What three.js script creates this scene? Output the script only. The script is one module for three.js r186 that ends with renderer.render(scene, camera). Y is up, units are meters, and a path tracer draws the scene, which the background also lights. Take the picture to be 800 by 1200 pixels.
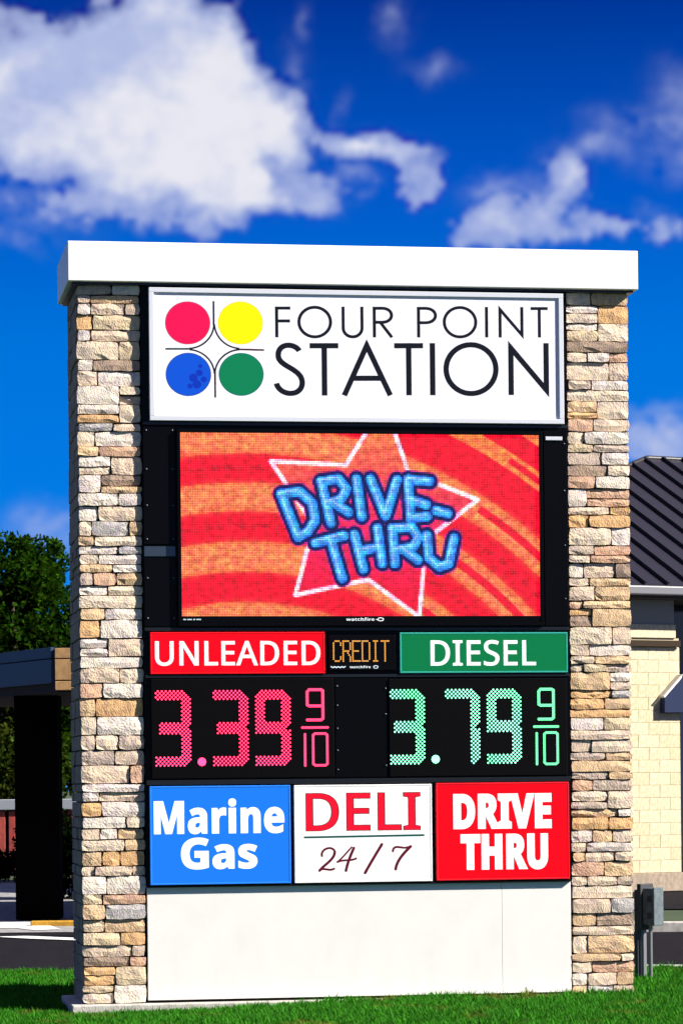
import * as THREE from 'three';
import { RoundedBoxGeometry } from 'three/addons/geometries/RoundedBoxGeometry.js';
import { mergeGeometries } from 'three/addons/utils/BufferGeometryUtils.js';
import { createNoise2D, createNoise3D } from 'simplex-noise';

// ------------------------------------------------------------------ camera, sky, sun, exposure
const rad = Math.PI / 180;
const FOCAL = 3605, EYE = 1.75;                     // focal length in photograph pixels, eye height in metres
const scene = new THREE.Scene();
const camera = new THREE.PerspectiveCamera(2 * Math.atan(600 / FOCAL) / rad, 2 / 3, 0.1, 3000);
camera.position.set(0, EYE, 0);
camera.rotation.z = -0.5685 * rad;
camera.setViewOffset(800, 1200, 0, -320, 800, 1200);
const EXPOSURE = 2.6;
const SIGN_TURN = 9.06 * rad;
const SUN_AZ = 65 * rad + SIGN_TURN, SUN_EL = 35 * rad;   // azimuth to the right of the direction that looks back at the camera
const sunDir = new THREE.Vector3(Math.sin(SUN_AZ) * Math.cos(SUN_EL), Math.sin(SUN_EL), Math.cos(SUN_AZ) * Math.cos(SUN_EL));

function rng(seed) { let a = seed >>> 0; return () => { a = (a + 0x6d2b79f5) | 0; let t = Math.imul(a ^ (a >>> 15), 1 | a); t = (t + Math.imul(t ^ (t >>> 7), 61 | t)) ^ t; return ((t ^ (t >>> 14)) >>> 0) / 4294967296; }; }
const R = rng(12345);
const rr = (a, b) => a + (b - a) * R();
const n2 = createNoise2D(rng(7)), n3 = createNoise3D(rng(11));
const sm = THREE.MathUtils.smoothstep, lerp = THREE.MathUtils.lerp, clamp = THREE.MathUtils.clamp;
const lin = (c) => (c <= 10 ? c / 255 / 12.92 : ((c / 255 + 0.055) / 1.055) ** 2.4);
function fbm3(x, y, z, oct) { let s = 0, a = 0.5; for (let i = 0; i < oct; i++) { s += a * n3(x, y, z); x = x * 2.03 + 5.1; y = y * 2.03 + 1.7; z = z * 2.03 + 9.2; a *= 0.52; } return s; }

function makeSky() {
  const W = 4096, H = 2048, data = new Float32Array(W * H * 4);
  const stops = [[0, 70, 165, 245], [2.5, 26, 142, 238], [5.1, 2, 124, 230], [8.2, 0, 115, 220], [11, 0, 88, 200], [14.6, 0, 49, 146], [22, 0, 42, 138], [45, 0, 34, 115], [90, 0, 26, 92]].map(([e, r, g, b]) => [e, lin(r), lin(g), lin(b)]);
  const air = (el) => { let i = 0; while (i < stops.length - 2 && el > stops[i + 1][0]) i++; const a = stops[i], b = stops[i + 1], t = clamp((el - a[0]) / (b[0] - a[0]), 0, 1); return [1, 2, 3].map((k) => lerp(a[k], b[k], t)); };
  // cloud masses: where they lie (azimuth and elevation in units of 1/3605 rad), how wide, how dense
  const masses = [
    [20, 125, 130, 85, 0.95], [150, 110, 105, 85, 1.0], [215, 70, 75, 75, 0.95], [265, 120, 75, 66, 0.8], [330, 170, 42, 42, 0.85], [225, 215, 150, 52, 0.85], [300, 245, 90, 26, 0.5], [40, 240, 90, 22, 0.25], [370, 253, 34, 10, 0.35],
    [312, 192, 26, 30, -0.75], [108, 30, 34, 24, -0.5], [330, 60, 50, 40, -0.5], [20, 20, 60, 16, -0.4], [30, 185, 70, 34, 0.4], [45, 228, 60, 10, -0.2],
    [378, 178, 26, 12, 0.42], [425, 176, 34, 15, 0.6], [472, 182, 32, 15, 0.58], [505, 204, 20, 20, 0.58], [498, 234, 17, 22, 0.58], [430, 215, 18, 10, 0.3], [345, 105, 14, 26, 0.35], [372, 45, 12, 22, 0.22], [525, 105, 22, 10, 0.25], [480, 50, 14, 24, 0.3], [412, 135, 10, 14, 0.2],
    [580, 276, 46, 24, 0.6], [640, 268, 58, 28, 0.62], [668, 222, 18, 34, 0.5], [700, 192, 30, 13, 0.42], [650, 245, 24, 22, 0.3], [580, 228, 32, 14, 0.34], [735, 280, 55, 16, 0.55], [760, 270, 20, 12, 0.3], [775, 302, 24, 12, 0.48], [745, 168, 46, 16, 0.3], [790, 140, 30, 36, 0.3], [790, 205, 40, 18, 0.24],
    [775, 528, 46, 26, 0.55], [760, 495, 50, 14, 0.35], [60, 622, 46, 22, 0.42], [20, 275, 60, 16, 0.3],
  ];
  for (let j = 0; j < H; j++) {
    const el = ((j + 0.5) / H - 0.5) * Math.PI, deg = el / rad, base = air(Math.max(0, deg));
    for (let i = 0; i < W; i++) {
      const phi = ((i + 0.5) / W - 0.5) * 2 * Math.PI, k = (j * W + i) * 4;       // direction = (cos phi, ., sin phi)
      let c = base;
      if (el > 0) {
        const dx = Math.cos(phi) * Math.cos(el), dy = Math.sin(el), dz = Math.sin(phi) * Math.cos(el);
        const az = Math.atan2(dx, -dz), pu = 400 + az * FOCAL, pv = 920 - el * FOCAL;
        const f = 38, w = fbm3(dx * f * 0.6 + 3, dy * f * 0.6, dz * f * 0.6, 6) * 30, w2 = fbm3(dx * f * 0.6 - 8, dy * f * 0.6 + 4, dz * f * 0.6, 6) * 26;
        const fine = fbm3(dx * f, dy * f * 1.2, dz * f, 5);
        let d = 0, veil = 0;
        if (pu > -700 && pu < 1500 && pv > -700) for (const [cx, cy, rx, ry, a] of masses) { const x = (pu + w - cx) / rx, y = (pv + w2 - cy) / ry, q = x * x + y * y; if (q < 7) { if (a > 0 && a < 0.45) veil += a * Math.exp(-q); else d += a * Math.exp(-q); } }
        const far = Math.max(sm(Math.abs(pu - 400), 440, 700), sm(-pv, 20, 250));
        if (far > 0) { const g = fbm3(dx * 3.1 + 1.5, dy * 5.5, dz * 3.1, 4); d += far * sm(g, 0.02, 0.5) * 1.25 * sm(deg, 0.5, 4); }
        const dens = Math.max(0, Math.min(d, 1.05) + fine * 0.62 * sm(d, 0.02, 0.3) * lerp(1, 0.6, sm(d, 0.5, 1.1)) - 0.13);
        const solid = (0.5 * sm(dens, 0.04, 0.36) + 0.5 * sm(dens, 0.1, 0.85)) * 0.96, alpha = 1 - (1 - solid) * (1 - clamp(veil * (0.85 + 1.5 * fine), 0, 0.6));
        if (alpha > 0) {
          const bright = sm(dens + fbm3(dx * 13 + 9, dy * 15, dz * 13, 5) * 0.5, 0.5, 1.25);
          const cl = [lerp(0.46, 0.84, bright), lerp(0.53, 0.84, bright), lerp(0.80, 0.90, bright)];
          c = [0, 1, 2].map((q) => lerp(base[q], cl[q], alpha));
        }
      }
      for (let q = 0; q < 3; q++) data[k + q] = c[q] / EXPOSURE;
      data[k + 3] = 1;
    }
  }
  const j0 = 1024, j1 = 1330, src = data.slice(j0 * W * 4, j1 * W * 4), n = j1 - j0, tmp = new Float32Array(src.length);   // make up for the smoothing of the texture lookup
  const cur = src.slice();
  for (let it = 0; it < 2; it++) {
    for (let k = 0; k < src.length; k++) { const row = Math.floor(k / (W * 4)) * W * 4, x = k - row; tmp[k] = (cur[row + (x + W * 4 - 4) % (W * 4)] + 4 * cur[k] + cur[row + (x + 4) % (W * 4)]) / 6; }
    for (let j = 1; j < n - 1; j++) for (let x = 0; x < W * 4; x++) { const k = j * W * 4 + x, b = (tmp[k - W * 4] + 4 * tmp[k] + tmp[k + W * 4]) / 6; cur[k] += src[k] - b; }
  }
  for (let k = W * 4 * 2; k < src.length - W * 4 * 2; k++) data[j0 * W * 4 + k] = Math.max(0, cur[k]);
  const t = new THREE.DataTexture(data, W, H, THREE.RGBAFormat, THREE.FloatType);
  t.mapping = THREE.EquirectangularReflectionMapping; t.magFilter = t.minFilter = THREE.LinearFilter; t.needsUpdate = true;
  return t;
}
const sky = makeSky();
scene.background = sky; scene.environment = sky;
const sun = new THREE.DirectionalLight(0xfff8ee, 4.6);
sun.position.copy(sunDir).multiplyScalar(80).add(new THREE.Vector3(0, 0, -30));
sun.target.position.set(0, 0, -30); scene.add(sun, sun.target);
sun.castShadow = true; sun.shadow.mapSize.set(4096, 4096); sun.shadow.radius = 1;
Object.assign(sun.shadow.camera, { left: -40, right: 40, top: 30, bottom: -30, near: 1, far: 220 });

// ------------------------------------------------------------------ helpers
const used = {};
function numbered(name) { const k = (used[name] = (used[name] ?? -1) + 1); return k ? name + '_' + String(k).padStart(3, '0') : name; }
function tag(o, label, category, group, kind) { if (label) o.userData.label = label; if (category) o.userData.category = category; if (group) o.userData.group = group; if (kind) o.userData.kind = kind; return o; }
function thing(name, label, category, [x, y, z] = [0, 0, 0], turn = 0, group) { const o = new THREE.Group(); o.name = numbered(name); o.position.set(x, y, z); o.rotation.y = turn; scene.add(o); return tag(o, label, category, group); }
function node(name, parent, label) { const o = new THREE.Group(); o.name = name; parent.add(o); if (label) o.userData.label = label; return o; }
function part(name, geo, mat, parent, label) { const m = new THREE.Mesh(geo, mat); m.name = name; m.castShadow = m.receiveShadow = true; parent.add(m); if (label) m.userData.label = label; return m; }
function struct(name, geo, mat) { const m = part(name, geo, mat, scene); m.userData.kind = 'structure'; return m; }
function metric(g, s = 1) {                        // uv in metres from the dominant axis of each normal
  const p = g.attributes.position, n = g.attributes.normal, uv = new Float32Array(p.count * 2);
  for (let i = 0; i < p.count; i++) {
    const ax = Math.abs(n.getX(i)), ay = Math.abs(n.getY(i)), az = Math.abs(n.getZ(i)), x = p.getX(i), y = p.getY(i), z = p.getZ(i);
    const [u, v] = az >= ax && az >= ay ? [x, y] : ax >= ay ? [z, y] : [x, z];
    uv[i * 2] = u * s; uv[i * 2 + 1] = v * s;
  }
  g.setAttribute('uv', new THREE.BufferAttribute(uv, 2)); return g;
}
function box(x0, x1, y0, y1, z0, z1, r = 0) {       // a box from corner to corner, its edges rounded by r
  const w = x1 - x0, h = y1 - y0, d = z1 - z0;
  const g = r > 0 ? new RoundedBoxGeometry(w, h, d, 2, Math.min(r, w / 2.1, h / 2.1, d / 2.1)) : new THREE.BoxGeometry(w, h, d);
  return metric(g.translate((x0 + x1) / 2, (y0 + y1) / 2, (z0 + z1) / 2));
}
function face(x0, x1, y0, y1, z) { return new THREE.PlaneGeometry(x1 - x0, y1 - y0).translate((x0 + x1) / 2, (y0 + y1) / 2, z); }
const dull = (rgb, roughness, spec = 0.3, more = {}) => new THREE.MeshPhysicalMaterial({ color: new THREE.Color().setRGB(...rgb), roughness, specularIntensity: spec, ...more });
const std = (rgb, roughness = 0.8, more = {}) => new THREE.MeshStandardMaterial({ color: new THREE.Color().setRGB(...rgb), roughness, ...more });
function noiseTex(size, fn, color) {                // fn(u, v) -> grey or [r, g, b] in 0..1, tiling
  const d = new Uint8Array(size * size * 4);
  for (let j = 0; j < size; j++) for (let i = 0; i < size; i++) { const c = fn(i / size, j / size), k = (j * size + i) * 4; for (let q = 0; q < 3; q++) d[k + q] = clamp((Array.isArray(c) ? c[q] : c) * 255, 0, 255); d[k + 3] = 255; }
  const t = new THREE.DataTexture(d, size, size); t.wrapS = t.wrapT = THREE.RepeatWrapping; t.magFilter = THREE.LinearFilter; t.minFilter = THREE.LinearMipmapLinearFilter; t.generateMipmaps = true;
  if (color) t.colorSpace = THREE.SRGBColorSpace; t.needsUpdate = true; return t;
}
function tile(u, v, f, oct, seed) {                 // noise that tiles, on a torus flattened to 3-D
  let s = 0, a = 0.5; const A = u * 2 * Math.PI, B = v * 2 * Math.PI;
  for (let o = 0; o < oct; o++) { const q = f / (2 * Math.PI); s += a * n3((Math.cos(A) * (2 + Math.cos(B))) * q * 0.6 + seed, (Math.sin(A) * (2 + Math.cos(B))) * q * 0.6, Math.sin(B) * q * 0.9 + seed); f *= 2.1; a *= 0.55; }
  return s;
}
function canvasTex(w, h, draw) {
  const c = document.createElement('canvas'); c.width = w; c.height = h; const x = c.getContext('2d'); draw(x, w, h);
  const t = new THREE.CanvasTexture(c); t.colorSpace = THREE.SRGBColorSpace; t.magFilter = THREE.LinearFilter; t.anisotropy = 8; return t;
}
function fitText(x, text, font, x0, x1, yTop, yBase, { fill, stroke, lw = 0, skew = 0, strokeFirst = false } = {}) {   // sets text so that it spans x0..x1 and its capitals yTop..yBase
  x.save(); x.font = font.replace('$', '200'); x.textAlign = 'left'; x.textBaseline = 'alphabetic';
  const m = x.measureText(text), cap = x.measureText('H').actualBoundingBoxAscent, w = m.actualBoundingBoxRight + m.actualBoundingBoxLeft;
  const sx = (x1 - x0) / w, sy = (yBase - yTop) / cap;
  x.transform(sx, 0, -skew * sy, sy, x0 + m.actualBoundingBoxLeft * sx, yBase);
  x.lineJoin = 'miter'; x.miterLimit = 3;
  if (stroke && strokeFirst) { x.strokeStyle = stroke; x.lineWidth = lw / Math.sqrt(sx * sy); x.strokeText(text, 0, 0); }
  if (fill) { x.fillStyle = fill; x.fillText(text, 0, 0); }
  if (stroke && !strokeFirst) { x.strokeStyle = stroke; x.lineWidth = lw / Math.sqrt(sx * sy); x.strokeText(text, 0, 0); }
  x.restore();
}
// ------------------------------------------------------------------ materials
const fineBump = noiseTex(512, (u, v) => 0.5 + 0.55 * tile(u, v, 26, 5, 3));
const mottled = noiseTex(512, (u, v) => { const t = 0.93 + 0.16 * tile(u, v, 9, 6, 21); return [t, t, t]; }, true);
const stoneMap = noiseTex(512, (u, v) => { const a = tile(u, v, 8, 6, 40), b = tile(u, (v * 3) % 1, 14, 4, 55), t = 0.955 + 0.17 * a + 0.09 * b; return [t, t * (0.99 - 0.05 * b), t * (0.97 - 0.1 * a)]; }, true);
const rep = (t, s) => { const c = t.clone(); c.repeat.set(s, s); c.needsUpdate = true; return c; };
const stoneBump = rep(fineBump, 2.2), stoneColor = rep(stoneMap, 1.6);
const stoneTones = [
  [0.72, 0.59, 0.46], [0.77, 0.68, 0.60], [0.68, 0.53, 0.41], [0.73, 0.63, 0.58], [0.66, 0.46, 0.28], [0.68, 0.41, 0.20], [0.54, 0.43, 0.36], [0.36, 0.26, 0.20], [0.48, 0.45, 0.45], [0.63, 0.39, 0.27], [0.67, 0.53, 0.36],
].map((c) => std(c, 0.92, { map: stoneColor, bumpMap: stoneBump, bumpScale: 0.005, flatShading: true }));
const M = {
  mortar: std([0.06, 0.055, 0.05], 0.95),
  white: std([0.79, 0.80, 0.785], 0.42, { map: rep(mottledSoft(), 0.35) }),
  panelWhite: std([0.755, 0.745, 0.715], 0.5, { map: rep(mottledSoft(), 0.5) }),
  silver: std([0.72, 0.73, 0.76], 0.35, { metalness: 0.25 }),
  black: dull([0.0016, 0.0016, 0.0021], 0.3, 0.2, { bumpMap: rep(fineBump, 3), bumpScale: 0.0004 }),
  blackMatt: dull([0.003, 0.003, 0.0034], 0.6, 0.2),
  trim: std([0.016, 0.018, 0.022], 0.3, { metalness: 0.5 }),
  bolt: std([0.10, 0.13, 0.16], 0.4, { metalness: 0.4 }),
  concrete: std([0.50, 0.47, 0.42], 0.9, { map: rep(mottled, 0.7), bumpMap: rep(fineBump, 1.5), bumpScale: 0.004 }),
  asphalt: dull([0.013, 0.011, 0.0145], 0.9, 0.2, { map: rep(mottled, 0.23), bumpMap: rep(fineBump, 4), bumpScale: 0.006 }),
};
function mottledSoft() { return noiseTex(256, (u, v) => { const t = 0.98 + 0.022 * tile(u, v, 7, 5, 77); return [t, t, t * 0.995]; }, true); }

// ------------------------------------------------------------------ ground, road, pavements
const lawnH = (x) => 0.062 * sm(x, -1.9, 1.0);
const roadEdge = (x) => 28.33 - 0.24 * x;           // distance of the lawn's far edge
{
  const g = new THREE.PlaneGeometry(2400, 2400, 1, 1).rotateX(-Math.PI / 2).translate(0, -0.03, -300);
  metric(g); struct('ground', g, std([0.035, 0.06, 0.018], 1, { map: rep(mottled, 0.11) }));
  const nx = 90, nz = 40, pos = [], idx = [];
  for (let j = 0; j <= nz; j++) for (let i = 0; i <= nx; i++) {
    const x = -36 + 72 * i / nx, d = lerp(-10, roadEdge(x), j / nz);
    pos.push(x, lawnH(x) + 0.012 * n2(x * 0.9, d * 0.9), -d);
  }
  for (let j = 0; j < nz; j++) for (let i = 0; i < nx; i++) { const a = j * (nx + 1) + i; idx.push(a, a + 1, a + nx + 1, a + 1, a + nx + 2, a + nx + 1); }
  const lg = new THREE.BufferGeometry(); lg.setAttribute('position', new THREE.Float32BufferAttribute(pos, 3)); lg.setIndex(idx); lg.computeVertexNormals(); metric(lg);
  struct('lawn', lg, std([0.02, 0.055, 0.008], 1, { map: rep(mottled, 0.6), bumpMap: rep(fineBump, 2), bumpScale: 0.02 }));
  const sheet = (name, pts, y, mat) => { const s = new THREE.Shape(pts.map(([x, d]) => new THREE.Vector2(x, d))); return struct(name, metric(new THREE.ShapeGeometry(s).rotateX(-Math.PI / 2).translate(0, y, 0)), mat); };
  sheet('road', [[-60, roadEdge(-60) - 0.5], [60, roadEdge(60) - 0.5], [60, 36], [3.2, 36.3], [-3.4, 37.6], [-60, 38]], -0.018, M.asphalt);
  sheet('pavement', [[-60, 38], [-3.4, 37.6], [3.2, 36.3], [60, 36], [60, 38.3], [3.0, 38.3], [2.2, 60], [-60, 48]], -0.012, std([0.30, 0.29, 0.29], 0.9, { map: rep(mottled, 0.5), bumpMap: rep(fineBump, 1.5), bumpScale: 0.004 }));
  sheet('parking_lane', [[2.6, 42.6], [60, 42.6], [60, 80], [2.0, 80]], -0.01, M.asphalt);
  // kerb of the road, along the lawn's right half
  const kerb = (name, x0, d0, x1, d1, w, h, mat) => {
    const L = Math.hypot(x1 - x0, d1 - d0), g2 = new RoundedBoxGeometry(L, h + 0.1, w, 2, 0.02).translate(L / 2, h / 2 - 0.05, 0); metric(g2);
    const m = struct(name, g2, mat); m.position.set(x0, 0, -d0); m.rotation.y = Math.atan2(d1 - d0, x1 - x0); return m;
  };
  kerb('kerb', -0.4, roadEdge(-0.4) + 0.09, 36, roadEdge(36) + 0.09, 0.17, 0.1, std([0.62, 0.6, 0.56], 0.85, { map: rep(mottled, 0.7) }));
  kerb('yellow_kerb', -3.98, 39.3, -1.4, 39.3, 0.16, 0.055, std([0.5, 0.25, 0.012], 0.75, { map: rep(mottled, 0.9) }));
  kerb('far_kerb', 3.2, 36.35, 40, 36.1, 0.16, 0.1, M.concrete);
  const paint = std([0.8, 0.8, 0.78], 0.7, { map: rep(mottled, 0.8) });
  sheet('road_marking', [[-3.75, 36.6], [-1.6, 34.6], [-1.6, 34.2], [-3.62, 35.9], [-4.15, 36.5]], -0.006, paint);
  sheet('painted_sun_patch', [[-4.5, 40.3], [-3.96, 40.35], [-3.5, 38.2], [-3.8, 38.0], [-4.12, 38.7], [-4.7, 38.6], [-4.8, 39.2]], -0.004, paint);  // white patch: sunlight on the concrete before the post, painted as colour
}

// ------------------------------------------------------------------ the monument sign
const sign = thing('monument_sign', 'tall petrol station pylon sign with two stone pillars, white cap and glowing price boards', 'sign', [0.126, 0, -23.993], SIGN_TURN);
part('plinth', box(-2.245, 2.3, -0.2, 0.082, -1.12, 0.1, 0.012), M.concrete, sign, 'low pale concrete footing under the stone pillars');

function stoneGeometry(w, h, d, zf) {               // one split-faced stone, centred in x and y, its face near z = zf
  const nx = clamp(Math.round(w / 0.065), 2, 5), ny = h > 0.1 ? 3 : 2, P = [], grid = [];
  const sx = rr(0, 50), sy = rr(0, 50), tilt = rr(-0.012, 0.012), tw = rr(-0.007, 0.007), ch = Math.min(0.008, h * 0.12);
  for (let j = 0; j <= ny; j++) for (let i = 0; i <= nx; i++) {
    const ex = i === 0 || i === nx, ey = j === 0 || j === ny;
    let x = (i / nx - 0.5) * w, y = (j / ny - 0.5) * h;
    if (!ex) x += rr(-0.25, 0.25) * w / nx; if (!ey) y += rr(-0.2, 0.2) * h / ny;
    if (ex) x += rr(-0.003, 0.003); if (ey) y += rr(-0.004, 0.004);
    if (ex && ey) { x -= Math.sign(x) * rr(0.002, 0.008); y -= Math.sign(y) * rr(0.001, 0.006); }
    const z = zf + 0.0055 * n2(sx + x * 7, sy + y * 22) + tilt * (y / h) * 0.5 + tw * (x / w) - (ex || ey ? rr(0.004, ch) : 0);
    grid.push([x, y, z]);
  }
  const q = (i, j) => grid[j * (nx + 1) + i], tri = (a, b, c) => P.push(...a, ...b, ...c), quad = (a, b, c, e) => { tri(a, b, c); tri(a, c, e); };
  for (let j = 0; j < ny; j++) for (let i = 0; i < nx; i++) if (R() < 0.5) quad(q(i, j), q(i + 1, j), q(i + 1, j + 1), q(i, j + 1)); else quad(q(i + 1, j), q(i + 1, j + 1), q(i, j + 1), q(i, j));
  const back = (a) => [a[0], a[1], zf - d];
  for (let i = 0; i < nx; i++) { quad(q(i + 1, 0), q(i, 0), back(q(i, 0)), back(q(i + 1, 0))); quad(q(i, ny), q(i + 1, ny), back(q(i + 1, ny)), back(q(i, ny))); }
  for (let j = 0; j < ny; j++) { quad(q(0, j), q(0, j + 1), back(q(0, j + 1)), back(q(0, j))); quad(q(nx, j + 1), q(nx, j), back(q(nx, j)), back(q(nx, j + 1))); }
  const g = new THREE.BufferGeometry(); g.setAttribute('position', new THREE.Float32BufferAttribute(P, 3)); g.computeVertexNormals(); metric(g);
  const uv = g.attributes.uv, ou = R() * 5, ov = R() * 5; for (let i = 0; i < uv.count; i++) uv.setXY(i, uv.getX(i) + ou, uv.getY(i) + ov);
  return g;
}
function pickTone(warm) {
  const w = [3.2, 3.0 - 2 * warm, 2.4, 2.0 - 1.2 * warm, 1.0 + 2 * warm, 0.5 + 1.5 * warm, 0.9, 0.35 + 0.3 * warm, 0.5, 0.5 + 0.8 * warm, 1 + 0.5 * warm];
  let t = R() * w.reduce((a, b) => a + b); for (let i = 0; i < w.length; i++) if ((t -= w[i]) < 0) return stoneTones[i]; return stoneTones[0];
}
function column(x0, x1, warmth, label) {
  const col = node('stone_column', sign, label), y0 = 0.084, y1 = 5.618, DEPTH = 1.0;
  part('core', box(x0 + 0.035, x1 - 0.012, y0, y1, -DEPTH + 0.02, -0.042), M.mortar, col);
  const gap = 0.007, sides = [];
  let y = y0;
  while (y < y1 - 0.02) {
    let h = [0.064, 0.076, 0.088, 0.1, 0.116, 0.142][Math.floor(R() * 6)];
    if (y1 - y - h < 0.07) h = y1 - y;
    const warm = warmth(y), W = x1 - x0, put = (a, b, c, e) => {
      const w = b - a - gap, hh = e - c - gap, zf = rr(-0.011, 0.011);
      const lo = a === x0 ? rr(-0.006, 0.008) : 0, hi = b === x1 ? rr(-0.006, 0.004) : 0;
      const m = part('stone', stoneGeometry(w - lo + hi, hh, 0.09, zf), pickTone(warm), col); m.position.set((a + b) / 2 + (lo + hi) / 2, (c + e) / 2, 0);
    };
    const mode = R();
    if (h > 0.12 && mode < 0.6) {                    // a deep stone beside two thin ones
      const s = x0 + W * rr(0.3, 0.68), t = y + h * rr(0.36, 0.64), left = R() < 0.5;
      if (left) { put(x0, s, y, y + h); put(s, x1, y, t); put(s, x1, t, y + h); } else { put(x0, s, y, t); put(x0, s, t, y + h); put(s, x1, y, y + h); }
    } else if (mode < 0.16) { const a = x0 + W * rr(0.2, 0.36), b = x0 + W * rr(0.56, 0.8); put(x0, a, y, y + h); put(a, b, y, y + h); put(b, x1, y, y + h); }
    else if (mode < 0.24 && h < 0.105) put(x0, x1, y, y + h);
    else { const s = x0 + W * (R() < 0.5 ? rr(0.22, 0.45) : rr(0.52, 0.78)); put(x0, s, y, y + h); put(s, x1, y, y + h); }
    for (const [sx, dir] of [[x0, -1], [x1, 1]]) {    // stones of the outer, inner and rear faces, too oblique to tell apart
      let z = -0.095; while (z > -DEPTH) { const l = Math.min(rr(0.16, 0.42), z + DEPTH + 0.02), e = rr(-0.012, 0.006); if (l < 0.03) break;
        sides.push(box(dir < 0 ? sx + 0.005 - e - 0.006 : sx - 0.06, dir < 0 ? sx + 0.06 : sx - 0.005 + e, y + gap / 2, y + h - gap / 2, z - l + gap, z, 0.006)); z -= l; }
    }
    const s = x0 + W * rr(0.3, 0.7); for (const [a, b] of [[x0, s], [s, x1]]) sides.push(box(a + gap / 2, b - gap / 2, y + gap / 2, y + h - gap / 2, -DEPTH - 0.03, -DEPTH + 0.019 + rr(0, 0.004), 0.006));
    y += h;
  }
  const c = part('stone_cladding_shade_toned', mergeGeometries(sides), stoneTones[7], col); c.userData.kind = 'stuff';  // dark brown tone puts the shade of the pillar side into the colour
}
column(-2.152, -1.662, (y) => 0.15 + 0.35 * sm(3.2 - y, 0, 2.5), 'left stone pillar, pale cream');
column(1.702, 2.206, (y) => 0.45 + 0.5 * sm(5.2 - y, 0, 2.5), 'right stone pillar, more orange and tan');
part('cap', box(-2.222, 2.266, 5.634, 5.942, -1.09, 0.08, 0.008), M.white, sign, 'long plain white cap across both pillars');
part('cap_flashing', box(-2.19, 2.235, 5.615, 5.634, -1.05, 0.045), M.trim, sign);
part('cabinet', box(-1.66, 1.70, 0.985, 5.612, -0.96, 0.012), M.black, sign);
{
  const base = node('base_panel', sign, 'blank white panel at the foot of the sign');
  part('backing', box(-1.655, 1.695, 0.088, 0.95, -0.9, -0.03), M.blackMatt, base);
  part('panel', box(-1.652, 1.1352, 0.102, 0.975, -0.028, -0.002, 0.004), M.panelWhite, base);
  part('panel', box(1.136, 1.692, 0.102, 0.975, -0.028, -0.002, 0.004), M.panelWhite, base);
}
const printed = (tex, rough = 0.4) => new THREE.MeshPhysicalMaterial({ map: tex, roughness: rough, specularIntensity: 0.3 });
function framed(o, x0, x1, y0, y1, z, w, mat, depth = 0.05) {   // four bars of a frame, butted, its front at z
  part('frame', mergeGeometries([box(x0, x1, y1 - w, y1, z - depth, z, 0.004), box(x0, x1, y0, y0 + w, z - depth, z, 0.004), box(x0, x0 + w, y0 + w, y1 - w, z - depth, z, 0.004), box(x1 - w, x1, y0 + w, y1 - w, z - depth, z, 0.004)]), mat, o);
}
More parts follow.
